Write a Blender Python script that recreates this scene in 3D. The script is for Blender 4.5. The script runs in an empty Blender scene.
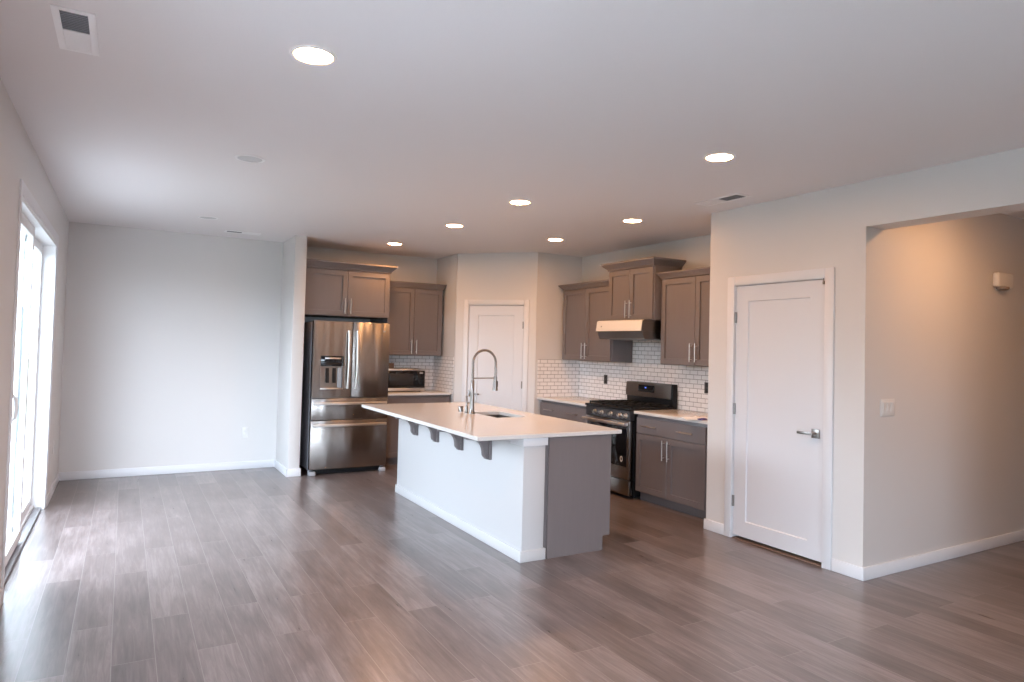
import bpy, bmesh, math, random
from mathutils import Matrix, Vector

S = bpy.context.scene
COL = S.collection
random.seed(4)
H = 2.74                                    # ceiling height

# ------------------------------------------------------------------ camera
def make_camera():
    yaw, pitch, roll = 0.5243, 0.0289, 0.0256
    F = Vector((math.sin(yaw) * math.cos(pitch), math.cos(yaw) * math.cos(pitch), math.sin(pitch)))
    R0 = Vector((math.cos(yaw), -math.sin(yaw), 0))
    U0 = R0.cross(F)
    R = math.cos(roll) * R0 + math.sin(roll) * U0
    U = -math.sin(roll) * R0 + math.cos(roll) * U0
    cd = bpy.data.cameras.new('camera')
    cd.sensor_width = 36
    cd.lens = 668.56 / 1024 * 36
    cd.shift_y = -12.8 / 1024
    cd.clip_start = 0.05
    co = bpy.data.objects.new('camera', cd)
    COL.objects.link(co)
    M = Matrix((R, U, -F)).transposed().to_4x4()
    M.translation = (0, 0, 1.522)
    co.matrix_world = M
    S.camera = co
make_camera()

# ------------------------------------------------------------------ light & exposure
S.view_settings.view_transform = 'Standard'
S.view_settings.look = 'None'
S.view_settings.gamma = 1
S.view_settings.use_curve_mapping = False
S.view_settings.exposure = 0.0
SKY_COL, SKY_STR = (0.79, 0.88, 1.03), 24.0
LAMP_COL, LAMP_STR = (1.0, 0.50, 0.20), 220.0
HALL_STR = 320.0
w = bpy.data.worlds.new('sky')
S.world = w
w.use_nodes = True
bg = w.node_tree.nodes['Background']
bg.inputs[0].default_value = (*SKY_COL, 1)
bg.inputs[1].default_value = SKY_STR
def portal(name, loc, rot, sx, sy):          # guides sky sampling through an opening, gives no light of its own
    l = bpy.data.lights.new(name, 'AREA'); l.shape = 'RECTANGLE'; l.size = sx; l.size_y = sy
    l.cycles.is_portal = True
    o = bpy.data.objects.new(name, l); o.location = loc; o.rotation_euler = rot
    COL.objects.link(o)
portal('slider_portal', (-0.76, 6.0, 1.17), (0, -math.pi / 2, 0), 2.3, 2.3)
portal('side_portal', (-0.76, 0.9, 1.02), (0, -math.pi / 2, 0), 1.85, 3.0)
portal('rear_portal', (1.15, -3.65, 1.35), (math.pi / 2, 0, 0), 1.9, 1.9)
S.cycles.max_bounces = 14
S.cycles.diffuse_bounces = 7
S.cycles.glossy_bounces = 5
S.cycles.transparent_max_bounces = 12
S.cycles.sample_clamp_indirect = 6
S.cycles.caustics_reflective = False
S.cycles.caustics_refractive = False

# ------------------------------------------------------------------ materials
def mat(name, col, rough=0.5, metal=0.0, spec=None, coat=0.0, coat_rough=0.1):
    m = bpy.data.materials.new(name); m.use_nodes = True
    b = m.node_tree.nodes['Principled BSDF']
    b.inputs['Base Color'].default_value = (*col, 1)
    b.inputs['Roughness'].default_value = rough
    b.inputs['Metallic'].default_value = metal
    if spec is not None: b.inputs['Specular IOR Level'].default_value = spec
    b.inputs['Coat Weight'].default_value = coat
    b.inputs['Coat Roughness'].default_value = coat_rough
    return m
def nd(m, t, **kw):
    n = m.node_tree.nodes.new(t)
    for k, v in kw.items():
        if hasattr(n, k): setattr(n, k, v)
        else: n.inputs[k].default_value = v
    return n
def lk(m, a, b): m.node_tree.links.new(a, b)
def bsdf(m): return m.node_tree.nodes['Principled BSDF']
def obj_coord(m, scale=(1, 1, 1), rot=(0, 0, 0), loc=(0, 0, 0)):
    tc = nd(m, 'ShaderNodeTexCoord'); mp = nd(m, 'ShaderNodeMapping')
    mp.inputs['Scale'].default_value = scale; mp.inputs['Rotation'].default_value = rot
    mp.inputs['Location'].default_value = loc
    lk(m, tc.outputs['Object'], mp.inputs['Vector'])
    return mp.outputs['Vector']
def bump(m, height_socket, strength, dist=0.01):
    bn = nd(m, 'ShaderNodeBump', Strength=strength, Distance=dist)
    lk(m, height_socket, bn.inputs['Height'])
    lk(m, bn.outputs['Normal'], bsdf(m).inputs['Normal'])
    return bn
def paint(name, col, rough, scale=140, strength=0.12):
    m = mat(name, col, rough)
    n = nd(m, 'ShaderNodeTexNoise', Scale=scale, Detail=3.0)
    lk(m, obj_coord(m), n.inputs['Vector'])
    bump(m, n.outputs['Fac'], strength, 0.002)
    return m
WALL = paint('wall_paint', (0.67, 0.650, 0.640), 0.55)
CEIL = paint('ceiling_paint', (0.82, 0.795, 0.80), 0.7, 90, 0.2)
HALFW = paint('half_wall_paint', (0.545, 0.535, 0.54), 0.5)
TRIM = mat('white_trim_paint', (0.72, 0.72, 0.745), 0.35)
DOORW = mat('white_door_paint', (0.685, 0.69, 0.725), 0.4)
VINYL = mat('white_vinyl_frame', (0.85, 0.86, 0.87), 0.35)
def wood_paint(name, col):
    m = mat(name, col, 0.42)
    n = nd(m, 'ShaderNodeTexNoise', Scale=6.0, Detail=4.0)
    lk(m, obj_coord(m, (6, 6, 0.6)), n.inputs['Vector'])
    mr = nd(m, 'ShaderNodeMapRange'); mr.inputs['To Min'].default_value = 0.94; mr.inputs['To Max'].default_value = 1.05
    lk(m, n.outputs['Fac'], mr.inputs['Value'])
    hv = nd(m, 'ShaderNodeHueSaturation'); hv.inputs['Color'].default_value = (*col, 1)
    lk(m, mr.outputs['Result'], hv.inputs['Value'])
    lk(m, hv.outputs['Color'], bsdf(m).inputs['Base Color'])
    return m
CAB = wood_paint('grey_stained_cabinet', (0.165, 0.142, 0.142))
CABIN = mat('cabinet_shadow_gap', (0.05, 0.043, 0.04), 0.6)  # dark tone that puts the shade of cabinet gaps into colour
QUARTZ = mat('white_quartz', (0.76, 0.72, 0.69), 0.12)
def quartz():
    n = nd(QUARTZ, 'ShaderNodeTexNoise', Scale=260.0, Detail=2.0)
    lk(QUARTZ, obj_coord(QUARTZ), n.inputs['Vector'])
    cr = nd(QUARTZ, 'ShaderNodeValToRGB')
    cr.color_ramp.elements[0].position = 0.3; cr.color_ramp.elements[0].color = (0.60, 0.575, 0.56, 1)
    cr.color_ramp.elements[1].position = 0.5; cr.color_ramp.elements[1].color = (0.70, 0.68, 0.665, 1)
    lk(QUARTZ, n.outputs['Fac'], cr.inputs['Fac']); lk(QUARTZ, cr.outputs['Color'], bsdf(QUARTZ).inputs['Base Color'])
quartz()
NICKEL = mat('brushed_nickel', (0.27, 0.245, 0.23), 0.3, 1.0)
PULL = mat('satin_nickel_pull', (0.52, 0.49, 0.47), 0.32, 1.0)
def steel(name, col, rough, wav=0.35):
    m = mat(name, col, rough, 1.0)
    n = nd(m, 'ShaderNodeTexNoise', Scale=1.0, Detail=1.0)
    lk(m, obj_coord(m, (5, 5, 0.9)), n.inputs['Vector'])
    g = nd(m, 'ShaderNodeTexNoise', Scale=1.0, Detail=2.0)
    lk(m, obj_coord(m, (400, 400, 4)), g.inputs['Vector'])
    ad = nd(m, 'ShaderNodeMath', operation='MULTIPLY_ADD'); ad.inputs[1].default_value = 0.004
    lk(m, g.outputs['Fac'], ad.inputs[0]); lk(m, n.outputs['Fac'], ad.inputs[2])
    bump(m, ad.outputs['Value'], wav, 0.03)
    tn = nd(m, 'ShaderNodeTangent', direction_type='RADIAL', axis='Z')
    lk(m, tn.outputs[0], bsdf(m).inputs['Tangent']); bsdf(m).inputs['Anisotropic'].default_value = 0.75; bsdf(m).inputs['Anisotropic Rotation'].default_value = 0.25
    return m
STEEL = steel('stainless_steel', (0.30, 0.272, 0.255), 0.25, 0.5)
STEELB = steel('bright_stainless', (0.72, 0.69, 0.67), 0.3, 0.1)
BSTEEL = mat('black_stainless', (0.11, 0.105, 0.11), 0.32, 0.85)
HOODM = mat('lit_hood_steel', (0.86, 0.84, 0.82), 0.42, 0.55)  # hood front: lamplit brightness put into a paler steel
STEELD = steel('dark_stainless', (0.30, 0.285, 0.275), 0.3, 0.2)
APPL = mat('grey_appliance_side', (0.30, 0.30, 0.33), 0.45, 0.3)
BLACK = mat('black_enamel', (0.008, 0.008, 0.009), 0.4, spec=0.25)
IRON = mat('cast_iron', (0.008, 0.008, 0.008), 0.55, spec=0.2)
BGLASS = mat('black_glass', (0.008, 0.009, 0.012), 0.06)
PLASTIC = mat('white_plastic', (0.74, 0.73, 0.72), 0.4)
FIXT = mat('white_fixture', (0.92, 0.91, 0.92), 0.35)
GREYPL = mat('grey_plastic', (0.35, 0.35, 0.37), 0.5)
UNLIT = mat('unlit_frosted_lens', (0.60, 0.60, 0.61), 0.4)
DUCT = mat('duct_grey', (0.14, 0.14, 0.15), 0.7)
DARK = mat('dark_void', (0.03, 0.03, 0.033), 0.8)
BRONZE = mat('dark_outlet', (0.02, 0.018, 0.017), 0.4)
SINKM = steel('sink_steel', (0.20, 0.195, 0.195), 0.35, 0.05)
CARD = mat('brown_card', (0.20, 0.12, 0.08), 0.7)
PAPER = mat('white_paper', (0.80, 0.78, 0.78), 0.6)
VIOLET = mat('violet_print', (0.10, 0.07, 0.22), 0.5)
CONC = mat('bounce_concrete', (0.75, 0.75, 0.75), 0.8)  # kept pale to bounce daylight onto the ceiling
DECK = mat('dim_deck_boards', (0.20, 0.19, 0.18), 0.8)  # kept dark to weaken the bounce by the sliding door
LAWN = mat('lawn', (0.06, 0.075, 0.04), 0.9)
SKYSCREEN = mat('sky_screen_green', (0.03, 0.045, 0.022), 0.8)  # for the added bushes that block low daylight
FENCE = mat('blue_grey_fence', (0.035, 0.050, 0.060), 0.7)
BRASSTH = mat('threshold_wood', (0.22, 0.14, 0.10), 0.5)
def emis(name, col, strength):
    m = bpy.data.materials.new(name); m.use_nodes = True
    nt = m.node_tree; nt.nodes.remove(nt.nodes['Principled BSDF'])
    e = nt.nodes.new('ShaderNodeEmission'); e.inputs[0].default_value = (*col, 1); e.inputs[1].default_value = strength
    nt.links.new(e.outputs[0], nt.nodes['Material Output'].inputs[0])
    return m
LAMP = emis('lit_lens', LAMP_COL, LAMP_STR)
HALLLAMP = emis('hall_lit_lens', LAMP_COL, HALL_STR)
CLOCK = emis('blue_clock', (0.15, 0.25, 1.0), 1.5)
def glass():
    m = bpy.data.materials.new('window_glass'); m.use_nodes = True
    nt = m.node_tree; nt.nodes.remove(nt.nodes['Principled BSDF'])
    t = nt.nodes.new('ShaderNodeBsdfTransparent'); t.inputs[0].default_value = (0.93, 0.96, 0.96, 1)
    g = nt.nodes.new('ShaderNodeBsdfGlossy'); g.inputs['Roughness'].default_value = 0.02
    lw = nt.nodes.new('ShaderNodeLayerWeight'); lw.inputs['Blend'].default_value = 0.5
    pw = nt.nodes.new('ShaderNodeMath'); pw.operation = 'POWER'; pw.inputs[1].default_value = 5.0
    f = nt.nodes.new('ShaderNodeMath'); f.operation = 'MULTIPLY_ADD'; f.inputs[1].default_value = 0.35; f.inputs[2].default_value = 0.02
    nt.links.new(lw.outputs['Facing'], pw.inputs[0]); nt.links.new(pw.outputs[0], f.inputs[0])
    x = nt.nodes.new('ShaderNodeMixShader')
    nt.links.new(f.outputs[0], x.inputs[0]); nt.links.new(t.outputs[0], x.inputs[1]); nt.links.new(g.outputs[0], x.inputs[2])
    nt.links.new(x.outputs[0], nt.nodes['Material Output'].inputs[0])
    return m
GLASS = glass()
def floor_mat():
    m = mat('grey_brown_wood_planks', (0.2, 0.15, 0.13), 0.3, coat=0.55, coat_rough=0.27)
    tc = nd(m, 'ShaderNodeTexCoord'); sp = nd(m, 'ShaderNodeSeparateXYZ'); cb = nd(m, 'ShaderNodeCombineXYZ')
    lk(m, tc.outputs['Object'], sp.inputs[0]); lk(m, sp.outputs['Y'], cb.inputs['X']); lk(m, sp.outputs['X'], cb.inputs['Y'])
    def brick(c1, c2, mc, mort):
        b = nd(m, 'ShaderNodeTexBrick', offset=0.37, offset_frequency=2, squash=1.0)
        b.inputs['Color1'].default_value = c1; b.inputs['Color2'].default_value = c2; b.inputs['Mortar'].default_value = mc
        b.inputs['Scale'].default_value = 1; b.inputs['Mortar Size'].default_value = mort
        b.inputs['Mortar Smooth'].default_value = 0.3; b.inputs['Bias'].default_value = 0
        b.inputs['Brick Width'].default_value = 1.38; b.inputs['Row Height'].default_value = 0.182
        lk(m, cb.outputs[0], b.inputs['Vector'])
        return b
    b = brick((0, 0, 0, 1), (1, 1, 1, 1), (0.5, 0.5, 0.5, 1), 0.0)
    seam = brick((1, 1, 1, 1), (1, 1, 1, 1), (0, 0, 0, 1), 0.0016)
    # grain, stretched along each board and shifted board by board
    off = nd(m, 'ShaderNodeVectorMath', operation='MULTIPLY_ADD')
    off.inputs[1].default_value = (37.0, 11.0, 5.0); lk(m, b.outputs['Color'], off.inputs[0]); lk(m, tc.outputs['Object'], off.inputs[2])
    mp = nd(m, 'ShaderNodeMapping'); mp.inputs['Scale'].default_value = (22, 1.5, 1); lk(m, off.outputs[0], mp.inputs[0])
    g = nd(m, 'ShaderNodeTexNoise', Scale=1.7, Detail=7.0, Roughness=0.68, Distortion=0.9); lk(m, mp.outputs[0], g.inputs['Vector'])
    mp2 = nd(m, 'ShaderNodeMapping'); mp2.inputs['Scale'].default_value = (5, 1.6, 1); lk(m, off.outputs[0], mp2.inputs[0])
    k = nd(m, 'ShaderNodeTexNoise', Scale=1.5, Detail=3.0); lk(m, mp2.outputs[0], k.inputs['Vector'])
    cr = nd(m, 'ShaderNodeValToRGB'); e = cr.color_ramp.elements
    e[0].position = 0.0; e[0].color = (0.070, 0.052, 0.048, 1)
    e[1].position = 1.0; e[1].color = (0.270, 0.222, 0.214, 1)
    mid = e.new(0.5); mid.color = (0.150, 0.118, 0.112, 1)
    # value = .5*board + grain + blotch
    a1 = nd(m, 'ShaderNodeMath', operation='MULTIPLY_ADD'); a1.inputs[1].default_value = 0.42; a1.inputs[2].default_value = -0.78
    lk(m, b.outputs['Color'], a1.inputs[0])
    a2 = nd(m, 'ShaderNodeMath', operation='MULTIPLY_ADD'); a2.inputs[1].default_value = 1.45; lk(m, g.outputs['Fac'], a2.inputs[0]); lk(m, a1.outputs[0], a2.inputs[2])
    a3 = nd(m, 'ShaderNodeMath', operation='MULTIPLY_ADD'); a3.inputs[1].default_value = 0.65; lk(m, k.outputs['Fac'], a3.inputs[0]); lk(m, a2.outputs[0], a3.inputs[2])
    lk(m, a3.outputs[0], cr.inputs['Fac'])
    mx = nd(m, 'ShaderNodeMix', data_type='RGBA'); mx.blend_type = 'MIX'
    mx.inputs[6].default_value = (0.235, 0.20, 0.19, 1)  # seams paler than the boards, bevel highlights put into the colour
    lk(m, seam.outputs['Color'], mx.inputs[0]); lk(m, cr.outputs['Color'], mx.inputs[7])
    lk(m, mx.outputs[2], bsdf(m).inputs['Base Color'])
    rr = nd(m, 'ShaderNodeMapRange'); rr.inputs['To Min'].default_value = 0.22; rr.inputs['To Max'].default_value = 0.40
    lk(m, g.outputs['Fac'], rr.inputs['Value']); lk(m, rr.outputs[0], bsdf(m).inputs['Roughness'])
    hsum = nd(m, 'ShaderNodeMath', operation='MULTIPLY_ADD'); hsum.inputs[1].default_value = 0.25
    lk(m, g.outputs['Fac'], hsum.inputs[0]); lk(m, seam.outputs['Color'], hsum.inputs[2])
    bump(m, hsum.outputs[0], 0.25, 0.002)
    return m
FLOOR = floor_mat()
def tile_mat(name, ax):                      # small white brick-laid tiles; ax = the wall's horizontal axis
    m = mat(name, (0.8, 0.78, 0.77), 0.15)
    tc = nd(m, 'ShaderNodeTexCoord'); sp = nd(m, 'ShaderNodeSeparateXYZ'); cb = nd(m, 'ShaderNodeCombineXYZ')
    lk(m, tc.outputs['Object'], sp.inputs[0]); lk(m, sp.outputs[ax], cb.inputs['X']); lk(m, sp.outputs['Z'], cb.inputs['Y'])
    b = nd(m, 'ShaderNodeTexBrick', offset=0.5)
    b.inputs['Color1'].default_value = (0.82, 0.80, 0.80, 1); b.inputs['Color2'].default_value = (0.88, 0.86, 0.86, 1)
    b.inputs['Mortar'].default_value = (0.24, 0.21, 0.205, 1)
    b.inputs['Scale'].default_value = 1; b.inputs['Mortar Size'].default_value = 0.0026; b.inputs['Mortar Smooth'].default_value = 0.15
    b.inputs['Brick Width'].default_value = 0.110; b.inputs['Row Height'].default_value = 0.0476
    lk(m, cb.outputs[0], b.inputs['Vector']); lk(m, b.outputs['Color'], bsdf(m).inputs['Base Color'])
    iv = nd(m, 'ShaderNodeMath', operation='SUBTRACT'); iv.inputs[0].default_value = 1.0
    lk(m, b.outputs['Fac'], iv.inputs[1]); bump(m, iv.outputs[0], 0.6, 0.003)
    mr = nd(m, 'ShaderNodeMapRange'); mr.inputs['To Min'].default_value = 0.14; mr.inputs['To Max'].default_value = 0.8
    lk(m, b.outputs['Fac'], mr.inputs['Value']); lk(m, mr.outputs[0], bsdf(m).inputs['Roughness'])
    return m
TILEX = tile_mat('tile_along_x', 'X')
TILEY = tile_mat('tile_along_y', 'Y')

# ------------------------------------------------------------------ mesh helpers
def frame(o, u, n):                          # local (a along u, b along n, c up) -> world
    o, u, n = Vector(o), Vector(u), Vector(n)
    M = Matrix((u, n, Vector((0, 0, 1)))).transposed().to_4x4(); M.translation = o
    return M
I4 = Matrix.Identity(4)
BASE = {}                                    # root -> its world location
class MB:
    def __init__(s, fr=None): s.bm = bmesh.new(); s.fr = fr or I4
    def box(s, x0, x1, y0, y1, z0, z1, bev=0.0, seg=2):
        M = Matrix.Translation(((x0 + x1) / 2, (y0 + y1) / 2, (z0 + z1) / 2)) @ Matrix.Diagonal((abs(x1 - x0), abs(y1 - y0), abs(z1 - z0), 1))
        r = bmesh.ops.create_cube(s.bm, size=1, matrix=s.fr @ M)
        if bev:
            es = {e for v in r['verts'] for e in v.link_edges}
            bmesh.ops.bevel(s.bm, geom=list(es), offset=bev, segments=seg, affect='EDGES', profile=0.5)
        return s
    def ring(s, pts): return [s.bm.verts.new(s.fr @ Vector(p)) for p in pts]
    def skin(s, rings, closed=True, cap0=True, cap1=True, loop=False):
        R = [s.ring(r) for r in rings]; n = len(R[0])
        prs = list(zip(R, R[1:])) + ([(R[-1], R[0])] if loop else [])
        for A, B in prs:
            for i in range(n if closed else n - 1):
                j = (i + 1) % n
                s.bm.faces.new((A[i], A[j], B[j], B[i]))
        if not loop and closed:
            if cap0: s.bm.faces.new(R[0])
            if cap1: s.bm.faces.new(R[-1])
        return s
    def tube(s, pts, r, seg=12, flat=1.0, caps=True):
        pts = [Vector(p) for p in pts]; n = len(pts); rings = []
        rr = r if isinstance(r, (list, tuple)) else [r] * n
        t0 = (pts[1] - pts[0]).normalized()
        ref = Vector((0, 0, 1)) if abs(t0.z) < 0.9 else Vector((1, 0, 0))
        nx = t0.cross(ref).normalized()
        for i, p in enumerate(pts):
            t = (pts[min(i + 1, n - 1)] - pts[max(i - 1, 0)]).normalized()
            nx = (nx - t * nx.dot(t)).normalized(); ny = t.cross(nx)
            rings.append([p + nx * math.cos(a) * rr[i] + ny * math.sin(a) * rr[i] * flat for a in [2 * math.pi * k / seg for k in range(seg)]])
        return s.skin(rings, cap0=caps, cap1=caps)
    def lathe(s, prof, o, axis='Z', seg=24, cap0=True, cap1=True):
        o = Vector(o); rings = []
        for r, h in prof:
            ring = []
            for k in range(seg):
                a = 2 * math.pi * k / seg; c, d = r * math.cos(a), r * math.sin(a)
                ring.append(o + Vector({'Z': (c, d, h), 'X': (h, c, d), 'Y': (c, h, d)}[axis]))
            rings.append(ring)
        return s.skin(rings, cap0=cap0, cap1=cap1)
    def prism(s, poly, axis, a0, a1):        # poly in the two other axes
        def P(p, a): return {'X': (a, p[0], p[1]), 'Y': (p[0], a, p[1]), 'Z': (p[0], p[1], a)}[axis]
        return s.skin([[P(p, a0) for p in poly], [P(p, a1) for p in poly]])
    def build(s, name, m, parent=None, sharp=35):
        bm = s.bm
        bmesh.ops.recalc_face_normals(bm, faces=bm.faces[:])
        off = BASE.get(parent.name, Vector()) if parent else Vector()
        if off.length: bmesh.ops.translate(bm, verts=bm.verts[:], vec=-off)
        me = bpy.data.meshes.new(name); bm.to_mesh(me); bm.free()
        me.polygons.foreach_set('use_smooth', [True] * len(me.polygons))
        me.set_sharp_from_angle(angle=math.radians(sharp))
        me.materials.append(m)
        o = bpy.data.objects.new(name, me); COL.objects.link(o)
        if parent: o.parent = parent
        BASE[o.name] = off
        return o
def tag(o, label, cat, group=None, kind=None):
    if label: o['label'] = label
    if cat: o['category'] = cat
    if group: o['group'] = group
    if kind: o['kind'] = kind
    return o
def thing(name, label, cat, loc, group=None):
    o = bpy.data.objects.new(name, None); o.empty_display_size = 0.1
    COL.objects.link(o); o.location = loc; BASE[o.name] = Vector(loc)
    return tag(o, label, cat, group)
def struct(name, mb, m, label, cat, parent=None):
    o = mb.build(name, m, parent)
    if not parent: tag(o, label, cat, None, 'structure')
    return o
def shaker(mb, a0, a1, c0, c1, b0, t=0.020, rail=0.058, rec=0.013, ch=0.002, slope=0.0015):
    """one framed door or drawer front; front face looks along +b"""
    def q(i, b): return [(a0 + i, b, c0 + i), (a1 - i, b, c0 + i), (a1 - i, b, c1 - i), (a0 + i, b, c1 - i)]
    rings = [q(0, b0), q(0, b0 + t - ch), q(ch, b0 + t)]
    if rail: rings += [q(rail, b0 + t), q(rail + slope, b0 + t - rec)]
    mb.skin(rings); return mb
def pull(fr, a, c, length, b0, vert, parent, r=0.0055, stand=0.032):
    mb = MB(fr); L = length / 2
    P = (lambda s, b: (a, b, c + s)) if vert else (lambda s, b: (a + s, b, c))
    mb.tube([P(-L, b0 + stand), P(L, b0 + stand)], r, 10)
    for s in (-L * 0.72, L * 0.72): mb.tube([P(s, b0), P(s, b0 + stand)], r * 0.8, 8)
    return mb.build('handle', PULL, parent)

# ------------------------------------------------------------------ room shell
XL, YN, YK = -0.557, 8.495, 8.66             # left wall, nook wall, kitchen back wall
XWL, XWR, YWF = 1.640, 1.771, 7.808          # wing wall beside the refrigerator
XD, YH, YDF = 4.402, 2.761, 4.180            # wall with the closet door, hall corner, its far corner
XR, YP = 5.1825, 7.1645                      # range wall, return wall right of the pantry
XPL, YPL, XPR = 3.762, 7.979, 4.501          # pantry corners
T = 0.12
YREAR = -3.5
struct('floor', MB().box(XL - 0.14, 9.6, YREAR - T, 8.9, -0.12, 0), FLOOR, 'grey brown wood plank floor', 'floor')
struct('ceiling', MB().box(XL - 0.14, 9.6, YREAR - T, 8.9, H, H + 0.12), CEIL, 'smooth off white ceiling', 'ceiling')
LY0, LY1, LZ0, LZ1 = -0.6, 2.4, 0.1, 1.95             # side window nearer the camera
SY0, SY1, SZ = 4.80, 7.17, 2.345             # sliding door opening
struct('wall_left', MB().box(XL - 0.14, XL, YREAR, LY0, 0, H).box(XL - 0.14, XL, LY1, SY0, 0, H).box(XL - 0.14, XL, LY0, LY1, 0, LZ0).box(XL - 0.14, XL, LY0, LY1, LZ1, H).box(XL - 0.14, XL, SY1, YN + T, 0, H).box(XL - 0.14, XL, SY0, SY1, SZ, H), WALL, 'light grey wall around the sliding glass door', 'wall')
struct('wall_nook', MB().box(XL, XWL, YN, YN + T, 0, H), WALL, 'pale grey end wall of the empty dining nook', 'wall')
struct('wall_wing', MB().box(XWL, XWR, YWF, YK + T, 0, H, 0.004), WALL, 'narrow wall end beside the refrigerator', 'wall')
struct('wall_kitchen', MB().box(XWR, XPL + T, YK, YK + T, 0, H), WALL, 'kitchen wall behind refrigerator and microwave', 'wall')
struct('wall_pantry_left', MB().box(XPL, XPL + 0.09, YPL + 0.02, YK, 0, H), WALL, 'short return wall left of the pantry door', 'wall')
_A, _B = Vector((XPL, YPL, 0)), Vector((XPR, YP, 0))
PL = (_B - _A).length
_u = (_B - _A).normalized(); _n = Vector((_u.y, -_u.x, 0))
PF = frame(_A, _u, _n)                       # pantry wall frame: a along wall, b towards the room
PO0, PO1, PH = 0.178, 0.934, 2.068
struct('wall_pantry', MB(PF).box(0, PO0, -0.10, 0, 0, H).box(PO1, PL, -0.10, 0, 0, H).box(PO0, PO1, -0.10, 0, PH, H), WALL, 'angled corner wall holding the pantry door', 'wall')
struct('wall_pantry_right', MB().box(XPR - 0.005, XR, YP, YP + 0.09, 0, H), WALL, 'short return wall right of the pantry door', 'wall')
struct('wall_range', MB().box(XR, XR + T, YDF - T, YP + T, 0, H), WALL, 'kitchen wall behind the range', 'wall')
DO0, DO1, DH = 3.062, 3.896, 2.086           # closet door opening
struct('wall_closet', MB().box(XD, XD + T, YH, DO0, 0, H).box(XD, XD + T, DO1, YDF, 0, H).box(XD, XD + T, DO0, DO1, DH, H), WALL, 'light grey wall around the white closet door', 'wall')
struct('wall_closet_return', MB().box(XD + T, XR, YDF - T, YDF, 0, H), WALL, 'return wall between closet and kitchen counter', 'wall')
struct('wall_hall', MB().box(XD + T, 9.5, YH, YH + T, 0, H), WALL, 'warm lit hallway wall with a light switch', 'wall')
struct('wall_header', MB().box(XD, 4.608, 0.9, YH, 2.4195, H), WALL, 'header over the hallway opening', 'wall')
struct('wall_right', MB().box(XD, 4.608, YREAR, 0.9, 0, H), WALL, 'wall right of the hallway opening', 'wall')
struct('wall_hall_near', MB().box(4.608, 9.5, 0.9 - T, 0.9, 0, H), WALL, 'near wall of the hallway', 'wall')
struct('wall_hall_end', MB().box(9.5, 9.6, 0.9 - T, YH + T, 0, H), WALL, 'end wall of the hallway', 'wall')
RX0, RX1, RZ0, RZ1 = 0.2, 2.1, 0.4, 2.3
struct('wall_rear', MB().box(XL, RX0, YREAR - T, YREAR, 0, H).box(RX1, XD, YREAR - T, YREAR, 0, H).box(RX0, RX1, YREAR - T, YREAR, 0, RZ0).box(RX0, RX1, YREAR - T, YREAR, RZ1, H), WALL, 'rear wall with a wide window', 'wall')
wr = MB()
wr.box(RX0, RX1, YREAR - 0.09, YREAR - 0.03, RZ0, RZ0 + 0.06).box(RX0, RX1, YREAR - 0.09, YREAR - 0.03, RZ1 - 0.06, RZ1)
for x in (RX0, RX0 + 0.62, RX0 + 1.23, RX1 - 0.06): wr.box(x, x + 0.06, YREAR - 0.09, YREAR - 0.03, RZ0, RZ1)
win = struct('window_1', wr, VINYL, 'white framed wide window in the rear wall', 'window')
MB().box(RX0 + 0.05, RX1 - 0.05, YREAR - 0.065, YREAR - 0.060, RZ0 + 0.05, RZ1 - 0.05).build('pane', GLASS, win)

wl = MB()
wl.box(XL - 0.11, XL - 0.05, LY0, LY1, LZ0, LZ0 + 0.06).box(XL - 0.11, XL - 0.05, LY0, LY1, LZ1 - 0.06, LZ1)
for y in (LY0, (LY0 + LY1) / 2 - 0.03, LY1 - 0.06): wl.box(XL - 0.11, XL - 0.05, y, y + 0.06, LZ0, LZ1)
win = struct('window_2', wl, VINYL, 'white framed window in the left wall nearer the camera', 'window')
MB().box(XL - 0.083, XL - 0.078, LY0 + 0.05, LY1 - 0.05, LZ0 + 0.05, LZ1 - 0.05).build('pane', GLASS, win)
# baseboards
BH, BT = 0.088, 0.014
def base(name, x0, x1, y0, y1, label):
    mb = MB().box(x0, x1, y0, y1, 0, BH, 0.003)
    struct(name, mb, TRIM, label, 'baseboard')
base('baseboard_left_far', XL, XL + BT, SY1 + 0.09, YN, 'white baseboard on the left wall beyond the sliding door')
base('baseboard_left_near', XL, XL + BT, YREAR, SY0 - 0.052, 'white baseboard on the left wall before the sliding door')
base('baseboard_nook', XL + BT, XWL - BT, YN - BT, YN, 'white baseboard along the nook wall')
mb = MB().box(XWL - BT, XWL, YWF - BT, YN, 0, BH, 0.003).box(XWL - BT, XWR + BT, YWF - BT, YWF, 0, BH, 0.003)
struct('baseboard_wing', mb, TRIM, 'white baseboard wrapping the wall end beside the refrigerator', 'baseboard')
mb = MB().box(XD - BT, XD, DO1 + 0.07, YDF + BT, 0, BH, 0.003)
struct('baseboard_closet_far', mb, TRIM, 'short white baseboard left of the closet door', 'baseboard')
mb = MB().box(XD - BT, XD, YH - BT, DO0 - 0.075, 0, BH, 0.003)
struct('baseboard_closet_near', mb, TRIM, 'short white baseboard right of the closet door', 'baseboard')
base('baseboard_hall', XD, 9.5, YH - BT, YH, 'white baseboard along the hallway wall')
mb = MB(PF).box(0, 0.111, 0, BT, 0, BH, 0.003).box(1.0, PL, 0, BT, 0, BH, 0.003)
struct('baseboard_pantry', mb, TRIM, 'white baseboard beside the pantry door', 'baseboard')

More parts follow.
